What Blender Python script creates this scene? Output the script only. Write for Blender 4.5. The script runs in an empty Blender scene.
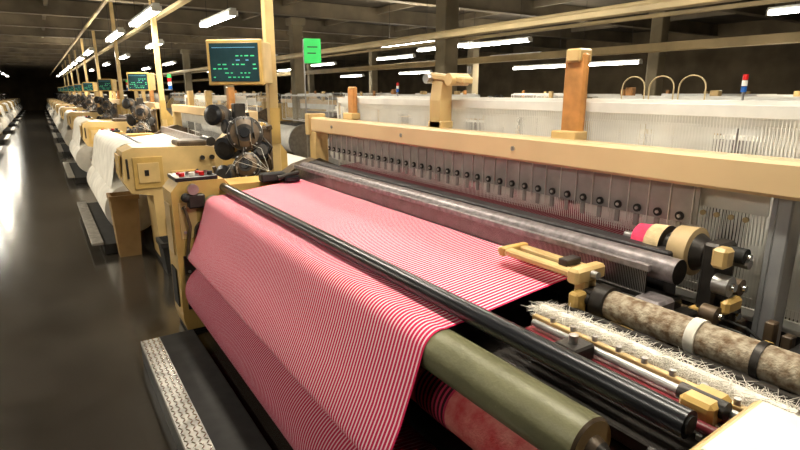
import bpy, math, random
from mathutils import Vector, Matrix
random.seed(7)
scn=bpy.context.scene
COL=scn.collection
try: scn.view_settings.view_transform='Standard'
except Exception: pass

# ------------------------------------------------------------ materials
def mat(name,col,rough=.5,metal=0.,var=.15,scale=6.,bump=0.,bscale=40.,emit=0.,col2=None,alpha=1.):
    m=bpy.data.materials.new(name);m.use_nodes=True
    nt=m.node_tree;b=nt.nodes['Principled BSDF']
    b.inputs['Roughness'].default_value=rough;b.inputs['Metallic'].default_value=metal
    tc=nt.nodes.new('ShaderNodeTexCoord')
    n=nt.nodes.new('ShaderNodeTexNoise');n.inputs['Scale'].default_value=scale;n.inputs['Detail'].default_value=5
    nt.links.new(tc.outputs['Object'],n.inputs['Vector'])
    r=nt.nodes.new('ShaderNodeValToRGB')
    c2=col2 or tuple(c*(1-var) for c in col)
    c1=col if col2 else tuple(min(1,c*(1+var)) for c in col)
    r.color_ramp.elements[0].position=.35;r.color_ramp.elements[1].position=.65
    r.color_ramp.elements[0].color=(*c2,1);r.color_ramp.elements[1].color=(*c1,1)
    nt.links.new(n.outputs['Fac'],r.inputs['Fac']);nt.links.new(r.outputs['Color'],b.inputs['Base Color'])
    if bump:
        n2=nt.nodes.new('ShaderNodeTexNoise');n2.inputs['Scale'].default_value=bscale
        nt.links.new(tc.outputs['Object'],n2.inputs['Vector'])
        bp=nt.nodes.new('ShaderNodeBump');bp.inputs['Strength'].default_value=bump;bp.inputs['Distance'].default_value=.01
        nt.links.new(n2.outputs['Fac'],bp.inputs['Height']);nt.links.new(bp.outputs['Normal'],b.inputs['Normal'])
    if emit:
        b.inputs['Emission Color'].default_value=(*col,1);b.inputs['Emission Strength'].default_value=emit
    if alpha<1: b.inputs['Alpha'].default_value=alpha
    return m
def stripe_mat(name,stops,period,rough=.85,axis=1,wobble=.0015):
    """woven cloth: warp stripes constant along the loom width axis"""
    m=bpy.data.materials.new(name);m.use_nodes=True
    nt=m.node_tree;b=nt.nodes['Principled BSDF'];b.inputs['Roughness'].default_value=rough
    b.inputs['Specular IOR Level'].default_value=.2
    tc=nt.nodes.new('ShaderNodeTexCoord');s=nt.nodes.new('ShaderNodeSeparateXYZ')
    nt.links.new(tc.outputs['Object'],s.inputs[0])
    no=nt.nodes.new('ShaderNodeTexNoise');no.inputs['Scale'].default_value=3
    nt.links.new(tc.outputs['Object'],no.inputs['Vector'])
    ma=nt.nodes.new('ShaderNodeMath');ma.operation='MULTIPLY_ADD';ma.inputs[1].default_value=wobble
    nt.links.new(no.outputs['Fac'],ma.inputs[0]);nt.links.new(s.outputs[axis],ma.inputs[2])
    d=nt.nodes.new('ShaderNodeMath');d.operation='DIVIDE';d.inputs[1].default_value=period
    nt.links.new(ma.outputs[0],d.inputs[0])
    f=nt.nodes.new('ShaderNodeMath');f.operation='FRACT';nt.links.new(d.outputs[0],f.inputs[0])
    r=nt.nodes.new('ShaderNodeValToRGB');r.color_ramp.interpolation='CONSTANT'
    e=r.color_ramp.elements
    e[0].position=stops[0][0];e[0].color=(*stops[0][1],1)
    e[1].position=stops[1][0];e[1].color=(*stops[1][1],1)
    for p,c in stops[2:]:
        k=e.new(p);k.color=(*c,1)
    nt.links.new(f.outputs[0],r.inputs['Fac']);nt.links.new(r.outputs['Color'],b.inputs['Base Color'])
    return m
M={}
M['cream']=mat('cream_paint',(.60,.42,.18),.38,0,.12,4,.05)
M['cream2']=mat('yellowed_paint',(.54,.35,.105),.40,0,.2,3,.08)
M['beam']=mat('beam_paint',(.68,.49,.27),.34,0,.06,2)
M['wood']=mat('varnished_wood',(.46,.21,.06),.45,0,.3,9)
M['bin']=mat('brown_plastic',(.30,.18,.07),.5,0,.15,5)
M['black']=mat('black_enamel',(.012,.013,.016),.28,0,.2,8)
M['blackm']=mat('black_rubber',(.018,.017,.016),.7,0,.3,8)
M['dark']=mat('oily_dark_steel',(.045,.04,.036),.42,.6,.4,9,.1)
M['brown']=mat('oily_brown_casting',(.11,.075,.045),.45,.3,.4,9,.1)
M['steel']=mat('brushed_steel',(.42,.41,.40),.32,.85,.15,12,.05)
M['chrome']=mat('chrome_rod',(.65,.64,.62),.15,1,.05)
M['grey']=mat('grey_galvanised_post',(.36,.36,.37),.5,.3,.12)
M['alu']=mat('pale_aluminium',(.74,.73,.69),.4,.1,.08)
M['plateg']=mat('guide_plate_grey',(.40,.385,.37),.45,.2,.15,12)
M['heald']=mat('heald_wire',(.86,.85,.81),.45,.0,.1)
M['reed']=mat('reed_metal',(.25,.22,.225),.4,.4,.3,30)
M['olive']=mat('olive_roller_cover',(.165,.160,.085),.42,0,.16,7,.1,60)
M['red']=mat('red_sanded_roller',(.50,.035,.04),.75,0,.3,16,.4,120,col2=(.64,.21,.18))
M['darkred']=mat('dark_red_rail',(.20,.02,.03),.4,0,.3)
M['fringe']=mat('white_yarn',(.80,.76,.68),.9,0,.1,30)
M['speck']=mat('speckled_waste_roll',(.19,.12,.065),.8,0,.3,38,.5,80,col2=(.50,.43,.32))
M['yarnpink']=mat('pink_yarn',(.72,.05,.13),.85,0,.2,30,.3,150)
M['yarncream']=mat('cream_yarn',(.66,.50,.28),.85,0,.15,30,.3,150)
M['yarntan']=mat('tan_flange',(.52,.38,.20),.5,0,.15,9)
M['white']=mat('white_cloth',(.82,.79,.72),.85,0,.1,5)
M['blue']=mat('blue_cap',(.01,.10,.40),.4)
M['redb']=mat('red_button',(.6,.01,.01),.35)
M['plate']=mat('tread_plate',(.42,.40,.37),.35,.6,.3,14)
M['green']=mat('green_sign',(.03,.50,.10),.5,0,.05,emit=.35)
M['screen']=mat('monitor_glass',(.02,.05,.06),.15,0,.3,3)
M['txt']=mat('screen_text_green',(.05,.50,.22),.5,emit=.5)
M['txt2']=mat('screen_text_blue',(.10,.30,.5),.5,emit=.35)
M['tube']=mat('fluorescent_tube',(1,.97,.88),.5,emit=26)
M['ceil']=mat('dark_ceiling_board',(.085,.068,.048),.85,0,.3,1.5)
M['cbeam']=mat('ceiling_beam_steel',(.17,.135,.085),.7,0,.25,1.5)
M['tray']=mat('cream_cable_tray',(.48,.37,.19),.5,0,.15,2)
M['wall']=mat('mill_wall_paint',(.17,.125,.07),.8,0,.25,1)
M['pillar']=mat('concrete_pillar',(.24,.195,.12),.8,0,.15,2)
M['panelw']=mat('pale_display_film',(.66,.68,.56),.3,0,.1,8)
M['warp']=mat('dark_backing_panel',(.030,.026,.028),.6,0,.4,30)  # for panels added to darken the area behind reed and healds
PK=(.66,.016,.085);WH=(.93,.66,.72)
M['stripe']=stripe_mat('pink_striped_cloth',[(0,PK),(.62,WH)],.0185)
M['stripe_shaded']=stripe_mat('pink_striped_cloth_shaded',[(0,(.46,.015,.065)),(.62,(.70,.40,.47))],.0185)  # same cloth, darker: the roll's shade is put into the colour
M['stripeD']=stripe_mat('shadowed_dark_stripe',[(0,(.03,.005,.01)),(.55,(.42,.03,.07))],.02)  # shadow on the cloth underside put into the stripe colours; warp beam reuses it
M['warppink']=stripe_mat('pink_warp_threads',[(0,(.20,.012,.03)),(.6,(.32,.16,.17))],.0175)

# glossy concrete floor
def floor_mat():
    m=bpy.data.materials.new('worn_glossy_concrete');m.use_nodes=True;nt=m.node_tree;b=nt.nodes['Principled BSDF']
    tc=nt.nodes.new('ShaderNodeTexCoord')
    n=nt.nodes.new('ShaderNodeTexNoise');n.inputs['Scale'].default_value=.9;n.inputs['Detail'].default_value=9;n.inputs['Roughness'].default_value=.65
    nt.links.new(tc.outputs['Object'],n.inputs['Vector'])
    r=nt.nodes.new('ShaderNodeValToRGB');r.color_ramp.elements[0].color=(.020,.017,.013,1);r.color_ramp.elements[1].color=(.046,.040,.032,1)
    r.color_ramp.elements[0].position=.35;r.color_ramp.elements[1].position=.7
    nt.links.new(n.outputs['Fac'],r.inputs['Fac']);nt.links.new(r.outputs['Color'],b.inputs['Base Color'])
    n2=nt.nodes.new('ShaderNodeTexNoise');n2.inputs['Scale'].default_value=5;n2.inputs['Detail'].default_value=7
    nt.links.new(tc.outputs['Object'],n2.inputs['Vector'])
    mr=nt.nodes.new('ShaderNodeMapRange');mr.inputs['To Min'].default_value=.08;mr.inputs['To Max'].default_value=.24
    nt.links.new(n2.outputs['Fac'],mr.inputs['Value']);nt.links.new(mr.outputs[0],b.inputs['Roughness'])
    bp=nt.nodes.new('ShaderNodeBump');bp.inputs['Strength'].default_value=.07;bp.inputs['Distance'].default_value=.02
    nt.links.new(n2.outputs['Fac'],bp.inputs['Height']);nt.links.new(bp.outputs['Normal'],b.inputs['Normal'])
    b.inputs['Coat Weight'].default_value=.35;b.inputs['Coat Roughness'].default_value=.15
    return m
M['floor']=floor_mat()

# ------------------------------------------------------------ mesh builder
class B:
    def __init__(s): s.v=[];s.f=[];s.m=[];s.sm=[];s.names=[]
    def mi(s,k):
        if k not in s.names: s.names.append(k)
        return s.names.index(k)
    def add(s,vs,fs,k,smooth=False):
        o=len(s.v);i=s.mi(k);s.v+= [tuple(p) for p in vs]
        for f in fs:
            s.f.append(tuple(o+q for q in f));s.m.append(i);s.sm.append(smooth)
    def box(s,x0,x1,y0,y1,z0,z1,k,rot=None,bv=None):
        dx,dy,dz=abs(x1-x0),abs(y1-y0),abs(z1-z0)
        c=Vector(((x0+x1)/2,(y0+y1)/2,(z0+z1)/2))
        if bv is None: bv=min(.006,.12*min(dx,dy,dz))
        hx,hy,hz=dx/2,dy/2,dz/2
        vs=[];idx={}
        for sx in(-1,1):
            for sy in(-1,1):
                for sz in(-1,1):
                    for ax in range(3):
                        p=[sx*(hx-bv),sy*(hy-bv),sz*(hz-bv)]
                        p[ax]=(sx*hx,sy*hy,sz*hz)[ax]
                        idx[(sx,sy,sz,ax)]=len(vs);vs.append(Vector(p))
        fs=[]
        for ax in range(3):
            o=[q for q in range(3) if q!=ax]
            for sg in(-1,1):
                q=[]
                for a,b in((-1,-1),(1,-1),(1,1),(-1,1)):
                    t=[0,0,0];t[ax]=sg;t[o[0]]=a;t[o[1]]=b;q.append(idx[(*t,ax)])
                fs.append(q)
            for a in(-1,1):
                for b in(-1,1):
                    t0=[0,0,0];t0[ax]=-1;t0[o[0]]=a;t0[o[1]]=b
                    t1=list(t0);t1[ax]=1
                    fs.append([idx[(*t0,o[0])],idx[(*t1,o[0])],idx[(*t1,o[1])],idx[(*t0,o[1])]])
        for sx in(-1,1):
            for sy in(-1,1):
                for sz in(-1,1): fs.append([idx[(sx,sy,sz,a)] for a in range(3)])
        out=[]
        for f in fs:
            pts=[vs[i] for i in f];n=(pts[1]-pts[0]).cross(pts[2]-pts[0]);ce=sum(pts,Vector())/len(pts)
            out.append(f if n.dot(ce)>0 else f[::-1])
        if rot is not None: vs=[rot@p for p in vs]
        s.add([p+c for p in vs],out,k)
    def cyl(s,p0,p1,r,k,n=20,r1=None,caps=True,kc=None):
        p0=Vector(p0);p1=Vector(p1);r1=r if r1 is None else r1
        d=(p1-p0).normalized();u=d.orthogonal().normalized();w=d.cross(u)
        vs=[]
        for p,rr in((p0,r),(p1,r1)):
            for i in range(n):
                a=2*math.pi*i/n;vs.append(p+u*math.cos(a)*rr+w*math.sin(a)*rr)
        s.add(vs,[(i,(i+1)%n,n+(i+1)%n,n+i) for i in range(n)],k,True)
        if caps:
            s.add(vs[:n],[tuple(range(n))[::-1]],kc or k);s.add(vs[n:],[tuple(range(n))],kc or k)
    def lathe(s,p0,d,prof,k,n=24):
        """prof: list (t along axis, radius[,mat])"""
        for a,b in zip(prof[:-1],prof[1:]):
            kk=b[2] if len(b)>2 else k
            P=Vector(p0);D=Vector(d).normalized()
            if abs(a[0]-b[0])<1e-6:
                u=D.orthogonal().normalized();w=D.cross(u);c=P+D*a[0];vs=[]
                for rr in(a[1],b[1]):
                    for i in range(n):
                        t=2*math.pi*i/n;vs.append(c+u*math.cos(t)*rr+w*math.sin(t)*rr)
                s.add(vs,[(i,(i+1)%n,n+(i+1)%n,n+i) for i in range(n)],kk)
            else: s.cyl(P+D*a[0],P+D*b[0],max(a[1],1e-4),kk,n,max(b[1],1e-4),caps=False)
    def prism(s,pts,y0,y1,k):
        n=len(pts);vs=[(x,y0,z) for x,z in pts]+[(x,y1,z) for x,z in pts]
        s.add(vs,[(i,(i+1)%n,n+(i+1)%n,n+i) for i in range(n)]+[tuple(range(n))[::-1],tuple(range(n,2*n))],k)
    def path(s,pts,r,k,n=8):
        for a,b in zip(pts[:-1],pts[1:]): s.cyl(a,b,r,k,n)
        for p in pts[1:-1]: s.ball(p,r,k,6,8)
    def ball(s,c,r,k,a=8,b=12,sc=(1,1,1)):
        c=Vector(c);vs=[];fs=[]
        for i in range(a+1):
            t=math.pi*i/a
            for j in range(b):
                p=2*math.pi*j/b;vs.append(c+Vector((math.sin(t)*math.cos(p)*r*sc[0],math.sin(t)*math.sin(p)*r*sc[1],math.cos(t)*r*sc[2])))
        for i in range(a):
            for j in range(b): fs.append((i*b+j,(i+1)*b+j,(i+1)*b+(j+1)%b,i*b+(j+1)%b))
        s.add(vs,fs,k,True)
    def sheet(s,path,y0,y1,k,ny=40,wav=0.):
        vs=[];n=len(path);fs=[]
        for j in range(ny+1):
            y=y0+(y1-y0)*j/ny
            for i,(x,z) in enumerate(path):
                vs.append((x+wav*math.sin(y*9+i*.3),y,z+wav*.5*math.sin(y*13+i*.5)))
        for j in range(ny):
            for i in range(n-1): fs.append((j*n+i,j*n+i+1,(j+1)*n+i+1,(j+1)*n+i))
        s.add(vs,fs,k,True)
    def mesh(s,name):
        me=bpy.data.meshes.new(name);me.from_pydata(s.v,[],s.f)
        for k in s.names: me.materials.append(M[k])
        me.polygons.foreach_set('material_index',s.m);me.polygons.foreach_set('use_smooth',s.sm)
        me.update();return me
    def obj(s,name,parent=None,loc=(0,0,0)):
        o=bpy.data.objects.new(name,s.mesh(name));COL.objects.link(o);o.location=loc
        if parent: o.parent=parent
        return o
def empty(name,loc=(0,0,0)):
    e=bpy.data.objects.new(name,None);COL.objects.link(e);e.location=loc;return e

# ------------------------------------------------------------ cloth path
def arc(cx,cz,r,a0,a1,n):
    return [(cx+r*math.cos(math.radians(a0+(a1-a0)*i/n)),cz+r*math.sin(math.radians(a0+(a1-a0)*i/n))) for i in range(n+1)]
OX,OZ,OR=.98,.985,.075
def cloth_path():
    p=[(1.66,1.125),(1.5,1.112),(1.35,1.098),(1.2,1.082),(1.08,1.068)]
    p+=arc(OX,OZ,OR+.003,80,160,9)
    p+=[(.87,.90),(.82,.765)]
    p+=arc(.79,.62,.035,160,280,6)
    p+=[(.86,.578),(.93,.565)]
    return p

# ------------------------------------------------------------ shared loom pieces
def heald_frames(b,y0,y1,nf,step,xs=2.10,x_gap=.035):
    for i in range(nf):
        x=xs+i*x_gap;off=(0,-.03,.015,-.045,.0,-.02)[i%6]
        zt=1.755+off
        b.box(x-.005,x+.005,y0,y1,zt-.045,zt,'alu')
        b.box(x-.005,x+.005,y0,y1,.99+off,1.02+off,'alu')
        for yy in(y0,y1-.02): b.box(x-.005,x+.005,yy,yy+.02,1.0+off,zt,'alu')
        y=y0+.03+.004*i
        while y<y1-.03:
            w=.0018
            b.add([(x,y-w,1.02+off),(x,y+w,1.02+off),(x,y+w,zt-.045),(x,y-w,zt-.045)],[(0,1,2,3)],'heald')
            y+=step
def feeders(b):
    rnd=random.Random(5)
    for (x,y,z,r,dv,ty) in ((1.47,4.70,1.45,.155,(-.35,-.9,.25),0),(1.28,5.0,1.60,.10,(-.8,-.6,.1),1),(1.31,4.82,1.31,.11,(-.75,-.6,-.1),1),
                         (1.44,4.62,1.18,.12,(-.5,-.8,.3),0),(1.60,4.66,1.30,.085,(-.2,-.9,.3),1),(1.24,4.66,1.10,.10,(-.85,-.5,.15),1),(1.36,4.92,1.50,.07,(-.9,-.3,.1),1)):
        d=Vector(dv).normalized();p=Vector((x,y,z))
        if ty==0:
            b.lathe(p,d,[(-.22,.0,'black'),(-.22,r*.55,'black'),(-.08,r*.6,'brown'),(-.08,r*.96,'dark'),(-.015,r*1.0,'dark'),(.0,r*.97,'steel'),(.012,r*.80,'dark'),(.03,r*.5,'brown'),(.032,r*.30,'dark'),(.05,r*.28,'black'),(.05,0,'black')],'dark',28)
            for i in range(8):
                a=i*math.pi/4;u=d.orthogonal().normalized();w=d.cross(u);q=p+d*.012+(u*math.cos(a)+w*math.sin(a))*r*.86
                b.cyl(q,q+d*.012,.008,'steel',6)
        else:
            b.lathe(p,d,[(-.20,0,'brown'),(-.20,r*.7,'brown'),(-.12,r*.75,'dark'),(-.12,r,'dark'),(-.10,r,'steel'),(-.10,r*.62,'steel'),(-.02,r*.60,'brown'),(-.02,r*.92,'dark'),(.0,r*.92,'dark'),(.01,r*.6,'black'),(.012,0,'dark')],'dark',22)
        b.cyl(p-d*.15,Vector((1.52,5.0,z-.12)),.025,'dark',8)
    b.box(1.46,1.56,4.92,5.02,0,1.70,'dark');b.box(1.2,1.75,4.85,5.15,.0,.08,'dark')
    b.box(1.38,1.66,4.72,4.98,.80,1.12,'brown',bv=.02);b.box(1.55,1.72,4.7,4.8,1.1,1.5,'brown',bv=.02)
    for i in range(22):
        x=rnd.uniform(1.22,1.68);y=rnd.uniform(4.68,4.95);z=rnd.uniform(1.02,1.6);s=rnd.uniform(.02,.05)
        b.box(x,x+s,y,y+s,z,z+rnd.uniform(.03,.1),rnd.choice(['dark','brown','steel','blackm','cream2']),rot=Matrix.Rotation(rnd.uniform(-.6,.6),3,'Y'))
    for i in range(9):
        x=rnd.uniform(1.25,1.65);z=rnd.uniform(1.1,1.6)
        b.path([(x,4.7,z),(x+rnd.uniform(-.08,.08),4.6,z-.12),(x+.05,4.75,z-.3)],.007,rnd.choice(['blackm','dark','brown']),6)
    for k in range(4):
        b.path([(1.25+.08*k,4.6,1.12+.08*k),(1.3+.08*k,4.5,1.24+.03*k),(1.55,4.36,1.15)],.0015,'fringe',5)
def far_cabinet(b):
    b.prism([(.72,.03),(1.55,.03),(1.55,1.12),(1.12,1.12),(1.08,1.17),(.76,1.17),(.70,1.10),(.70,.12)],4.04,4.36,'cream2')
    b.prism([(1.55,.0),(2.5,.0),(2.5,1.0),(1.95,1.25),(1.75,1.2),(1.55,1.08)],4.20,4.36,'brown')
    b.box(1.92,2.04,4.22,4.34,1.0,1.47,'cream')
    b.box(.74,1.04,4.05,4.34,1.17,1.20,'black')
    for i,(x,k) in enumerate(((.80,'redb'),(.87,'white'),(.94,'redb'),(1.0,'blackm'))):
        b.cyl((x,4.12,1.2),(x,4.12,1.225),.02,k,12)
        b.cyl((x,4.25,1.2),(x,4.25,1.215),.016,'chrome' if i%2 else 'redb',12)
    b.box(.69,.70,4.1,4.3,.62,1.0,'cream');b.box(.688,.70,4.12,4.28,.2,.5,'blackm')
    b.box(.74,.86,4.03,4.04,.75,1.02,'cream');b.box(.74,.9,4.02,4.04,.2,.62,'dark')
    for z in(.3,.5,.8,.98): b.cyl((.77,4.03,z),(.77,4.015,z),.012,'steel',8)
    b.cyl((.90,4.04,.80),(.90,3.99,.80),.07,'dark',20);b.cyl((.90,4.04,.42),(.90,3.97,.42),.09,'steel',20)
    b.ball((.79,4.0,1.06),.035,'blackm')
    b.box(.72,1.5,4.05,4.35,0,.06,'blackm')
    b.box(.80,.92,3.975,4.04,.98,1.08,'dark',bv=.01);b.cyl((.84,4.0,1.12),(.84,3.97,1.12),.04,'steel',16)
    b.path([(.76,4.0,.62),(.80,3.99,.85),(.77,4.0,1.0)],.012,'brown',8);b.box(.735,.80,3.99,4.03,.33,.48,'brown')
def near_cabinet(b):
    b.prism([(.88,.06),(1.6,.06),(1.6,1.2),(1.42,1.24),(.72,1.26),(.62,1.22),(.60,.92),(.66,.80),(.86,.76)],.15,.62,'cream')
    b.prism([(1.6,0),(2.4,0),(2.4,1.1),(2.15,1.45),(1.85,1.45),(1.6,1.2)],.30,.60,'cream2')
    b.box(.70,.98,.135,.15,.84,1.16,'cream2');b.box(.74,.94,.125,.135,.90,1.1,'cream')
    b.box(.585,.60,.22,.55,.96,1.18,'cream2')
    b.box(1.05,1.30,.13,.15,.7,1.0,'cream2');b.box(.95,1.5,.12,.15,.12,.5,'cream2')
    for x in(1.38,1.48): b.cyl((x,.15,1.12),(x,.12,1.12),.025,'dark',12)
    b.box(.80,.84,.12,.126,.97,1.03,'dark');b.box(.64,.66,.14,.15,.95,1.15,'dark')
    b.box(.88,1.55,.16,.6,0,.06,'blackm')
    b.cyl((1.2,.15,.62),(1.2,.06,.62),.08,'dark',18)
    b.path([(1.3,.12,1.0),(1.42,.08,.8),(1.35,.1,.4)],.02,'blackm',8)
    b.box(1.15,1.45,.18,.5,1.24,1.30,'brown',bv=.015);b.cyl((1.5,.2,1.28),(1.5,.5,1.28),.05,'dark',14)

def generic_loom(cloth):
    b=B()
    far_cabinet(b);near_cabinet(b)
    b.box(1.92,2.04,.2,4.36,1.47,1.59,'beam')
    b.box(1.95,2.02,.3,.4,.0,1.47,'cream');
    b.cyl((1.07,.4,1.11),(1.07,4.1,1.11),.032,'black',12)
    b.cyl((OX,.65,OZ),(OX,4.02,OZ),OR,'olive',14)
    b.sheet([(1.66,1.125),(1.2,1.085),(1.05,1.12)]+arc(.80,1.06,.16,70,170,6)+[(.60,.86),(.56,.70)],1.15,3.95,cloth,6)
    b.cyl((.76,1.15,.45),(.76,3.98,.45),.29,cloth,28)
    b.cyl((.76,.95,.45),(.76,4.03,.45),.04,'steel',12)
    b.cyl((1.10,.65,.78),(1.10,4.0,.78),.04,'red',12)
    b.box(1.66,1.70,.7,4.1,1.12,1.24,'reed')
    b.box(1.2,2.3,.65,4.03,.25,.9,'dark')
    heald_frames(b,.75,4.1,2,.03,2.10,.12)
    b.box(2.02,2.03,.75,4.1,1.33,1.47,'alu')
    for y,h in((1.2,.26),(2.3,.22),(3.4,.22)): b.box(2.0,2.08,y-.05,y+.05,1.55,1.6+h,'wood' if y<2 else 'cream')
    b.cyl((2.95,.5,.55),(2.95,4.1,.55),.36,'white',24)
    for y in(.5,4.1): b.cyl((2.95,y-.02,.55),(2.95,y+.02,.55),.44,'steel',24)
    feeders(b)
    b.box(.28,.40,.9,3.7,.12,.15,'plate');b.box(.40,.7,.9,3.7,.0,.12,'blackm')
    return b.mesh('power_loom')

# =============================================================== FOREGROUND LOOM
loom=empty('power_loom')
b=B();far_cabinet(b)
b.prism([(1.0,0),(2.4,0),(2.4,.95),(1.9,.95),(1.0,.72)],.10,.42,'cream2')
b.obj('side_frames',loom)
b=B()
b.box(1.92,2.04,.2,4.36,1.47,1.59,'beam',bv=.012)
b.box(1.90,2.06,4.30,4.38,1.44,1.62,'cream');
for y in(1.9,2.9,3.9): b.cyl((1.92,y,1.53),(1.914,y,1.53),.012,'steel',10)
b.obj('top_beam',loom)
b=B()   # lift brackets on the beam
b.box(2.05,2.085,1.61,1.73,1.30,1.97,'wood',bv=.01)
b.box(2.03,2.12,1.63,1.71,1.93,1.99,'cream',bv=.008)
b.box(2.05,2.09,3.77,3.87,1.36,1.84,'wood',bv=.01);b.box(2.02,2.1,3.75,3.9,1.59,1.64,'cream')
b.prism([(2.0,1.59),(2.09,1.59),(2.09,1.86),(2.06,1.90),(2.02,1.88),(2.0,1.75)],2.60,2.70,'cream')
b.box(2.01,2.09,2.40,2.76,1.86,1.90,'cream',rot=Matrix.Rotation(.10,3,'X'),bv=.01)
b.cyl((1.98,2.50,1.87),(2.12,2.50,1.87),.035,'cream',16);b.cyl((1.98,2.72,1.88),(2.12,2.72,1.88),.03,'steel',16)
b.cyl((2.05,2.40,1.90),(2.05,2.40,1.94),.012,'steel',8)
b.box(2.0,2.09,2.58,2.72,1.585,1.63,'cream');b.box(2.0,2.09,1.6,1.74,1.585,1.625,'cream')
b.obj('lifting_brackets',loom)
b=B()
heald_frames(b,.30,4.15,6,.012)
b.obj('heald_frames',loom)
b=B()   # perforated guide plate with eyelets
b.box(2.015,2.022,1.02,4.15,1.31,1.47,'plateg',bv=.001)
y=1.04
while y<4.1:
    b.box(2.010,2.014,y-.002,y+.002,1.27,1.47,'heald')
    b.cyl((2.014,y+.045,1.335),(2.008,y+.045,1.335),.017,'blackm',14)
    b.cyl((2.008,y+.045,1.335),(2.003,y+.045,1.335),.007,'alu',8)
    b.box(2.008,2.018,y+.035,y+.055,1.26,1.31,'plateg')
    y+=.09
b.obj('harness_guide_plate',loom)
b=B()   # reed & sley
b.box(1.665,1.685,.98,4.1,1.20,1.225,'reed');b.box(1.665,1.685,.98,4.1,1.10,1.12,'dark')
y=.99
while y<4.09:
    b.add([(1.67,y-.0014,1.12),(1.67,y+.0014,1.12),(1.67,y+.0014,1.2),(1.67,y-.0014,1.2)],[(0,1,2,3)],'steel');y+=.0065
b.add([(1.68,.99,1.11),(1.68,4.09,1.11),(1.68,4.09,1.2),(1.68,.99,1.2)],[(0,1,2,3)],'dark')
b.cyl((1.755,.92,1.20),(1.755,4.1,1.20),.045,'reed',24,kc='dark')
b.box(1.66,1.8,.92,4.1,1.0,1.10,'dark')
b.obj('reed_and_sley',loom)
b=B()   # warp sheet, with dark panels added to darken the area behind
b.sheet([(1.70,1.15),(2.1,1.20),(2.35,1.22),(2.85,1.02)],1.2,4.05,'warppink',2)
b.box(2.46,2.50,.7,4.15,.3,1.45,'warp');b.box(1.2,2.3,.9,4.04,.2,.9,'dark');b.box(1.82,1.9,1.,4.15,1.02,1.24,'warp')
b.cyl((2.95,.5,.55),(2.95,4.1,.55),.36,'stripeD',32)
for y in(.5,4.1): b.cyl((2.95,y-.02,.55),(2.95,y+.02,.55),.44,'steel',32)
b.obj('warp_beam',loom)
b=B();b.cyl((1.075,.50,1.105),(1.075,4.12,1.105),.033,'black',32)
b.cyl((1.075,.50,1.105),(1.075,.495,1.105),.022,'blackm',24)
b.obj('breast_tube',loom)
b=B();b.cyl((OX,.67,OZ),(OX,4.02,OZ),OR,'olive',40,kc='brown')
b.lathe((OX,.67,OZ),(0,-1,0),[(0,OR,'brown'),(.008,OR*.92,'brown'),(.009,.035,'yarntan'),(.03,.028,'brown'),(.05,.018,'dark'),(.05,0,'dark')],'dark',28)
b.obj('take_up_roller',loom)
b=B();b.cyl((1.03,.62,.80),(1.03,4.02,.80),.088,'red',40,kc='dark')
b.sheet(arc(1.03,.80,.0905,0,359.9,40),1.17,1.34,'stripeD',2)  # cloth band around the roller, its shadowed underside painted dark
b.cyl((1.03,.62,.80),(1.03,.45,.80),.025,'steel',16)
b.cyl((.79,1.0,.62),(.79,4.02,.62),.033,'steel',20)
b.obj('press_roller',loom)
# cloth
b=B();b.sheet(cloth_path(),1.24,3.95,'stripe',90,.0012);fab=b.obj('striped_fabric',loom)
b=B();p=Vector((.92,1.15,.36))
b.lathe(p,(0,1,0),[(0,.03,'white'),(0,.205,'stripe_shaded'),(.004,.208,'stripe_shaded'),(2.80,.208,'stripe_shaded'),(2.80,.03,'white')],'stripe_shaded',56)
b.sheet([(.93,.565),(1.0,.560),(1.06,.50)],1.22,3.95,'stripe_shaded',2)
b.cyl((.92,.7,.36),(.92,4.05,.36),.03,'steel',16)
b.obj('cloth_roll',loom)

# near-end mechanism
b=B()
b.box(1.12,1.9,.25,1.17,.93,.97,'dark')
b.cyl((1.16,.36,1.06),(1.16,1.15,1.06),.014,'darkred',12)
b.cyl((1.20,.36,1.05),(1.20,1.15,1.05),.010,'chrome',12)
b.box(1.225,1.265,.34,1.12,1.02,1.055,'darkred');b.cyl((1.245,.34,1.075),(1.245,1.1,1.075),.012,'steel',12)
b.box(1.28,1.30,.34,1.14,1.02,1.08,'cream');b.box(1.43,1.45,.40,1.14,1.0,1.08,'dark')
b.box(1.30,1.43,.40,1.14,1.03,1.05,'alu')
for i in range(9):
    y=.42+i*.08
    b.cyl((1.29,y,1.08),(1.29,y,1.095),.009,'steel',8)
    if i%2: b.box(1.14,1.28,y,y+.014,1.035,1.05,'steel')
b.box(1.17,1.27,.50,.58,1.05,1.11,'cream2',bv=.01);b.cyl((1.22,.49,1.09),(1.22,.60,1.09),.022,'dark',14)
b.box(1.15,1.24,.86,.94,1.05,1.10,'dark');b.cyl((1.19,.9,1.1),(1.19,.9,1.125),.014,'steel',10)
b.obj('selvedge_rail',loom)
b=B()   # fringe of waste yarn
for i in range(2600):
    y=random.uniform(.40,1.17);x=1.35+random.uniform(-.035,.035);L=random.uniform(.02,.05);a=random.uniform(-1.2,1.2)
    dx=L*math.cos(a)*random.choice((-1,1));dy=L*math.sin(a);z=1.07+random.uniform(0,.025);dz=random.uniform(-.02,.012)
    b.cyl((x,y,z),(x+dx,y+dy,z+dz),.0011,'fringe',3,r1=.0006,caps=False)
b.cyl((1.35,.40,1.068),(1.35,1.16,1.068),.026,'fringe',12)
b.obj('waste_selvedge_fringe',loom)
b=B()
b.cyl((1.55,.42,1.09),(1.55,1.03,1.09),.050,'speck',28,kc='dark')
b.cyl((1.55,1.03,1.09),(1.55,1.08,1.09),.062,'dark',24);b.cyl((1.55,1.08,1.09),(1.55,1.15,1.09),.03,'steel',18)
b.cyl((1.55,.72,1.09),(1.55,.75,1.09),.056,'fringe',28);b.cyl((1.55,.55,1.09),(1.55,.57,1.09),.054,'dark',28)
b.box(1.5,1.6,1.08,1.12,.97,1.13,'dark')
b.obj('waste_roll',loom)
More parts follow.
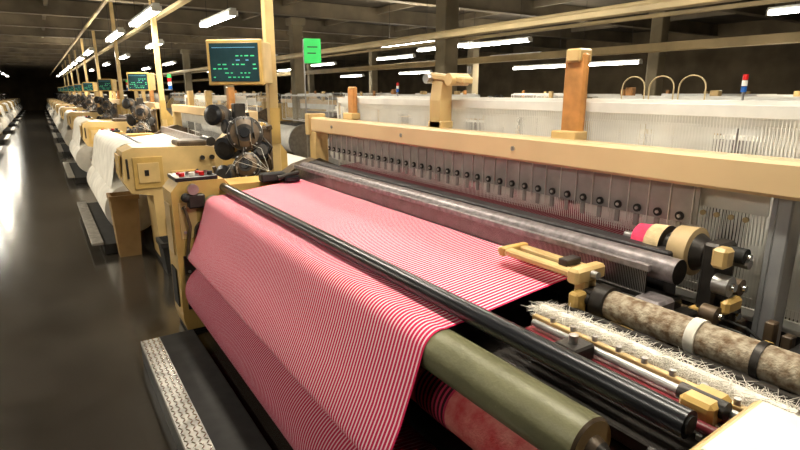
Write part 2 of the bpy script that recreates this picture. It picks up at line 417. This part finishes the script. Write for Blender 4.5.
b=B()   # temple bracket
def temple(b,y,s):
    b.box(1.475,1.52,y-.02*s if s>0 else y-.36,y+.36 if s>0 else y+.02,1.165,1.19,'cream',bv=.006)
    b.box(1.56,1.60,y-.02*s if s>0 else y-.34,y+.34 if s>0 else y+.02,1.165,1.19,'cream',bv=.006)
    b.box(1.46,1.62,y-.05,y,1.15,1.205,'cream',bv=.01)
    b.box(1.47,1.61,y+.33*s-.015,y+.33*s+.015,1.16,1.195,'cream2')
    b.cyl((1.54,y+.03*s,1.165),(1.54,y+.30*s,1.165),.016,'chrome',16)
    b.box(1.50,1.58,y-.045,y-.005,.97,1.16,'cream',bv=.008)
    b.box(1.44,1.50,y-.07,y-.03,1.02,1.13,'cream2',bv=.008)
    b.cyl((1.54,y-.05,1.18),(1.54,y-.075,1.18),.014,'steel',10);b.cyl((1.50,y-.05,1.10),(1.50,y-.08,1.10),.018,'dark',12)
    b.box(1.50,1.58,y+.05*s-.02,y+.05*s+.02,1.19,1.215,'dark')
temple(b,1.16,1)
b.box(1.40,1.62,.98,1.1,.97,1.0,'cream2')
b.obj('temple_bracket',loom)
b=B();b.box(1.50,1.62,3.86,4.02,1.125,1.17,'black',bv=.012);b.box(1.35,1.55,3.98,4.06,1.12,1.19,'blackm',bv=.012);b.cyl((1.45,3.9,1.16),(1.62,3.9,1.19),.018,'dark',12)
b.obj('left_temple',loom)
b=B()   # bearing bracket
b.prism([(.98,.70),(1.12,.70),(1.15,.86),(1.10,.93),(1.02,.92),(.97,.84)],.56,.61,'cream')
b.box(1.06,1.13,.50,.60,.86,.91,'cream2',bv=.01);b.box(1.0,1.05,.53,.60,.74,.80,'cream',bv=.01)
b.cyl((1.10,.58,.92),(1.10,.58,.98),.016,'dark',12);b.cyl((1.05,.56,.85),(1.05,.51,.85),.030,'cream',16);b.cyl((1.05,.51,.85),(1.05,.50,.85),.014,'dark',12)
b.cyl((1.14,.72,.90),(1.14,.60,.90),.02,'dark',12);b.cyl((1.12,.55,.80),(1.12,.50,.80),.03,'brown',12)
b.ball((1.13,.52,.94),.018,'dark')
b.obj('roller_bearing_bracket',loom)
b=B()
R=Matrix.Rotation(-.06,3,'Y')
b.box(.95,1.24,.18,.445,1.105,1.14,'cream',rot=R,bv=.012)
b.box(.97,1.22,.20,.425,1.135,1.146,'panelw',rot=R,bv=.002)
b.box(1.08,1.14,.25,.31,.94,1.11,'dark')
b.obj('control_terminal',loom)
b=B()   # grey post
b.box(1.97,2.06,.70,.745,.85,1.47,'grey');b.box(1.97,1.975,.745,.76,.85,1.47,'grey')
b.box(1.9,2.12,.62,.82,.85,.9,'dark')
b.obj('steel_post',loom)
b=B()
ax=Vector((0,-1,0));c=Vector((1.93,1.19,1.235))
b.lathe(c,ax,[(0,0,'yarnpink'),(0,.06,'yarnpink'),(.055,.064,'yarnpink'),(.06,.07,'yarncream'),(.12,.074,'yarncream'),(.125,.05,'dark'),(.16,.05,'dark'),(.16,.085,'yarntan'),(.23,.09,'yarntan'),(.235,.07,'yarntan'),(.27,.05,'dark'),(.27,0,'dark')],'yarncream',28)
b.cyl((1.93,1.25,1.235),(1.93,.78,1.235),.018,'steel',12)
b.obj('weft_spools',loom)
b=B()
b.box(1.84,1.96,.84,.90,.97,1.30,'dark',bv=.01)
b.box(1.80,1.86,.80,.85,1.23,1.30,'cream',bv=.01);b.box(1.80,1.90,.77,.80,1.08,1.13,'cream2',bv=.01)
for (x,z,r,k) in((1.84,1.17,.035,'steel'),(1.90,1.05,.045,'dark'),(1.78,1.08,.03,'brown'),(1.92,1.26,.028,'blackm'),(1.76,1.02,.025,'cream'),(1.92,1.15,.03,'brown')):
    b.cyl((x,.84,z),(x,.79,z),r,k,18);b.cyl((x,.79,z),(x,.775,z),r*.4,'chrome',12)
b.box(1.66,1.80,.86,.92,.97,1.07,'dark');b.box(1.62,1.72,.90,1.0,.97,1.12,'reed',bv=.01)
for k in range(4):
    b.path([(1.75+.03*k,.88,1.0+.02*k),(1.74+.03*k,.72,1.02+.01*k),(1.80+.02*k,.60,.97)],.005,'blackm',6)
b.path([(2.0,.60,1.0),(1.96,.58,1.2),(1.86,.60,1.36)],.010,'grey',8)
b.cyl((1.84,.60,1.38),(1.88,.60,1.38),.022,'blue',14);b.box(1.80,2.1,.45,.62,.9,1.0,'blackm')
for i in range(20):
    x=random.uniform(1.62,1.95);y=random.uniform(.5,1.0);b.box(x,x+.04,y,y+.03,.97,.97+random.uniform(.03,.1),random.choice(['dark','steel','cream2','brown','brown','reed']))
b.obj('gripper_drive',loom)
b=B()
for i in range(26):
    y=.82+i*.012
    b.cyl((2.07,y,1.47),(2.07,y-.01,1.27-.002*i),.0018,'heald',4);
b.box(2.05,2.06,.80,1.13,1.38,1.47,'alu')
for i in range(5): b.cyl((2.04,.86+i*.05,1.36),(2.03,.86+i*.05,1.36),.010,'yarntan',10)
b.obj('harness_springs',loom)
b=B();feeders(b);b.obj('weft_feeders',loom)
b=B();b.box(.36,.48,.9,3.76,.12,.15,'plate',bv=.002)
for i in range(95):
    for j in range(4):
        y=.93+i*.03;x=.375+j*.03;s=1 if (i+j)%2 else -1
        b.box(x-.0035,x+.0035,y-.012,y+.012,.149,.1535,'chrome',rot=Matrix.Rotation(.6*s,3,'Z'),bv=.001)
b.box(.36,.365,.9,3.76,.0,.12,'dark');b.box(.36,.48,3.755,3.76,0,.12,'dark')
b.obj('tread_plate_step')
b=B();b.box(.485,.75,.9,4.0,.0,.05,'blackm');b.obj('black_floor_strip',loom)  # plain black strip filling the black region between step and cloth roll

# ============================================================ ROWS OF LOOMS
meshes=[generic_loom('white')]
def place(me,x,y,rz=0,name='power_loom'):
    o=bpy.data.objects.new(name,me);COL.objects.link(o);o.location=(x,y,0);o.rotation_euler=(0,0,rz);return o
P=5.8
for k in range(1,11): place(meshes[0],0,P*k)
for k in range(0,10): place(meshes[0],-.85,P*k+10.4,math.pi)
for k in range(-1,7):
    place(meshes[0],8.6,P*k+5.6,math.pi)
    place(meshes[0],9.6,P*k+1.0,0)
    place(meshes[0],17.6,P*k+4.6,math.pi)

b=B()
def bin_(b,x,y,w,d,h,k='bin'):
    t=.03
    vs=[(x+t,y+t,0),(x+w-t,y+t,0),(x+w-t,y+d-t,0),(x+t,y+d-t,0),(x,y,h),(x+w,y,h),(x+w,y+d,h),(x,y+d,h),
        (x+.02,y+.02,h),(x+w-.02,y+.02,h),(x+w-.02,y+d-.02,h),(x+.02,y+d-.02,h),(x+.04,y+.04,.1),(x+w-.04,y+.04,.1),(x+w-.04,y+d-.04,.1),(x+.04,y+d-.04,.1)]
    fs=[(3,2,1,0)]+[(i,(i+1)%4,4+(i+1)%4,4+i) for i in range(4)]+[(4+i,4+(i+1)%4,8+(i+1)%4,8+i) for i in range(4)]+[(8+i,8+(i+1)%4,12+(i+1)%4,12+i) for i in range(4)]+[(12,13,14,15)]
    b.add(vs,fs,k)
    b.box(x-.01,x+w+.01,y-.01,y+.0,h-.05,h,k);b.box(x-.01,x,y,y+d,h-.05,h,k)
bin_(b,.50,6.46,.28,.28,.70);b.obj('waste_bin')
b=B();bin_(b,0,0,.25,.3,.34,'blackm');b.obj('yarn_crate',loc=(.83,5.55,0))

# ============================================================ OVERHEAD
def monitor(x,y,z,name,rz):
    e=empty(name,(x,y,z));e.rotation_euler=(0,0,rz)
    b=B();b.box(-.27,.27,-.0,.26,-.2,.2,'cream',bv=.012);b.box(-.285,.285,-.03,.02,-.215,.215,'cream2',bv=.01)
    b.obj('case',e)
    b=B();b.box(-.25,.25,-.036,-.028,-.18,.18,'screen',bv=.001);b.obj('screen',e)
    b=B()
    random.seed(3)
    for r in range(6):
        xx=-.22
        while xx<.2:
            w=random.choice((.02,.03,.04))
            if random.random()<.6 and not(r<2 and xx<0): b.box(xx,xx+w,-.039,-.037,.06-r*.04-.005,.06-r*.04+.006,'txt' if r!=1 else 'txt2',bv=.0005)
            xx+=w+.02
    b.box(-.22,.22,-.039,-.037,.135,.14,'txt2',bv=.0005)
    b.obj('readout',e)
    return e
def post(x,y,top=4.3,lampk=True):
    b=B();b.box(x-.045,x+.045,y-.045,y+.045,0,top,'cream',bv=.006);b.box(x-.09,x+.09,y-.09,y+.09,0,.02,'steel')
    b.box(x-.05,x+.05,y-.052,y-.045,1.3,1.65,'cream2')
    if lampk:
        b.box(x+.03,x+.20,y-.02,y+.02,1.83,1.85,'steel')
        for i,k in enumerate(('blue','white','redb','green')): b.cyl((x+.17,y,1.85+i*.07),(x+.17,y,1.915+i*.07),.035,k,14)
    return b.obj('support_post')
for k in range(0,9):
    post(1.92,5.20+P*k,4.3,k>0)
    m=monitor(1.54,5.05+P*k,2.06 if k==0 else 1.98,'loom_monitor',math.radians(-42))
    m.scale=(.75,.75,.75) if k else (.93,.93,.93)
b=B();b.box(-.10,.10,-.008,.008,-.14,.14,'green',bv=.004);b.box(-.06,.06,-.011,-.009,.04,.052,'blackm',bv=.0005);b.box(-.06,.04,-.011,-.009,-.03,-.018,'blackm',bv=.0005)
b.cyl((-.10,0.014,.13),(-.10,.014,-2.27),.008,'steel',8)
g=b.obj('green_sign',loc=(2.78,6.1,2.27));g.rotation_euler=(0,0,-.35)
for (x,y) in((5.0,2.29),(4.9,7.5)):
    b=B();b.cyl((0,0,0),(0,0,1.80),.012,'steel',8)
    for i,k in enumerate(('blue','white','redb')): b.cyl((0,0,1.80+i*.05),(0,0,1.845+i*.05),.022,k,14)
    b.cyl((0,0,0),(0,0,.03),.08,'dark',12)
    b.obj('signal_lamp',loc=(x,y,0))
lamps=[(1.65,10.3),(1.6,14.0),(2.75,9.9),(1.5,20),(1.5,24),(1.5,28),(1.5,32),(1.5,36),(1.5,40),(1.5,44),(1.5,50),(-1.8,22),(-1.8,28),(-1.8,34),(-1.8,40),(-1.8,46),(-1.8,52),
 (2.75,16),(2.75,22),(2.75,28),(2.75,36),(8.0,11.8),(9.7,12.5),(10.0,10.7),(9.8,3.1),(11,23),(7.2,20),(8,28),(14,14),(5,26),(5,32),(12,30),(-2.6,8),(-2.6,14),(9,34),(11,17)]
def lamp(x,y,z=3.0,L=1.5):
    b=B()
    b.box(-.05,.05,-L/2,L/2,.04,.09,'alu');
    for sx in(-.045,.045): b.cyl((sx,-L/2+.03,.0),(sx,L/2-.03,.0),.026,'tube',10)
    for sy in(-L/2+.015,L/2-.015): b.box(-.075,.075,sy-.015,sy+.015,-.03,.05,'alu')
    for sy in(-L*.35,L*.35): b.cyl((0,sy,.09),(0,sy,4.3-z),.005,'dark',5)
    b.obj('fluorescent_light',loc=(x,y,z))
for (x,y) in lamps: lamp(x,y,3.0,1.9 if x==2.75 else 2.4)
for (x,y) in((13,18.6),(13.3,9.8),(13.3,12.2),(13,24)): lamp(x,y,2.55,2.2)
for (x,y) in((1.3,1.2),(1.3,4.6),(3.6,1.5),(3.6,5.0),(-2.6,2.0)): lamp(x,y,3.25,2.4)
def area(x,y,z,L,w,e,col=(1,.90,.71),up=False):
    l=bpy.data.lights.new('fluorescent_glow','AREA');l.shape='RECTANGLE';l.size=w;l.size_y=L;l.energy=e;l.color=col
    o=bpy.data.objects.new('fluorescent_glow',l);COL.objects.link(o);o.location=(x,y,z)
    if up: o.rotation_euler=(math.pi,0,0)
for (x,y,e) in((1.3,1.2,50),(1.3,4.6,50),(3.6,1.5,62),(3.6,5.0,62),(-2.6,2.0,40)): area(x,y,3.2,2.2,.2,e)
for (x,y) in((1.6,10.3),(1.5,20),(1.5,30),(1.5,42),(-2.6,8),(-2.6,14),(-1.8,28),(-1.8,40),(9,11.5),(9.8,4),(8,22),(14,14)): area(x,y,2.95,2.4,.2,150)
for (x,y) in((1.5,6),(1.5,14),(1.5,28),(-2.6,20),(8,12),(9.8,4),(13.5,12),(8,24)): area(x,y,3.15,2.4,.2,45,up=True)  # uplights added to brighten the ceiling, standing for the tubes' upward glow

b=B()
b.box(5.0,5.14,-2,60,2.56,2.62,'tray');b.cyl((5.3,-2,2.68),(5.3,60,2.68),.03,'tray',8);b.obj('cable_tray')
b=B();b.box(7.9,8.1,-2,60,2.40,2.52,'tray');b.box(6.9,6.96,-2,60,2.75,2.8,'tray');b.obj('cable_tray')
b=B();b.box(2.0,2.1,-2,60,3.12,3.18,'tray');b.box(1.15,1.21,-2,60,3.3,3.34,'tray');b.obj('lighting_conduit')
for x,y in((5.05,2.76),(5.05,3.06),(5.05,3.36)):
    b=B();pts=[(0,.125*math.cos(math.pi*i/10),1.84+.11*math.sin(math.pi*i/10)) for i in range(11)]
    b.path([(0,.125,0)]+pts+[(0,-.125,0)],.007,'tray',6);b.obj('yarn_guide_hoop',loc=(x,y,0))
# ============================================================ SHELL
def simple(name,args):
    b=B();b.box(*args,bv=0.0005);return b.obj(name)
X0,X1,Y0,Y1,HC=-9,22,-5,66,4.3
simple('floor',(X0,X1,Y0,Y1,-.1,0,'floor'));simple('ceiling',(X0,X1,Y0,Y1,HC,HC+.1,'ceil'))
simple('wall_back',(X0,X1,Y1,Y1+.15,0,HC,'wall'));simple('wall_front',(X0,X1,Y0-.15,Y0,0,HC,'wall'))
simple('wall_right',(X1,X1+.15,Y0,Y1,0,HC,'wall'));simple('wall_left',(X0-.15,X0,Y0,Y1,0,HC,'wall'))
b=B();y=-3
while y<Y1:
    b.box(X0,X1,y-.08,y+.08,3.9,HC-.01,'cbeam');b.box(X0,X1,y-.13,y+.13,3.88,3.9,'cbeam');y+=3.6
for x in(-7,-4.5,-2,.5,3,6,9,12,15,18): b.box(x-.05,x+.05,Y0,Y1,4.1,4.28,'cbeam')
b.obj('ceiling_beams')
for x in(6.6,13.5):
    for y in(1.2,8.4,15.6,22.8,30): 
        b=B();b.box(x-.16,x+.16,y-.16,y+.16,0,3.9,'pillar',bv=.02);b.box(x-.22,x+.22,y-.22,y+.22,3.7,3.9,'pillar');b.box(x-.2,x+.2,y-.2,y+.2,0,.3,'pillar');b.obj('concrete_pillar')
w=bpy.data.worlds.new('w');scn.world=w;w.use_nodes=True
w.node_tree.nodes['Background'].inputs[0].default_value=(1,.85,.6,1);w.node_tree.nodes['Background'].inputs[1].default_value=.05

# ============================================================ CAMERA
cd=bpy.data.cameras.new('camera');co=bpy.data.objects.new('camera',cd);COL.objects.link(co);scn.camera=co
cd.sensor_width=36;cd.lens=24;cd.clip_start=.05;cd.clip_end=200
co.location=(0,0,1.8)
co.rotation_euler=(math.radians(90-14),0,math.radians(-33.4))
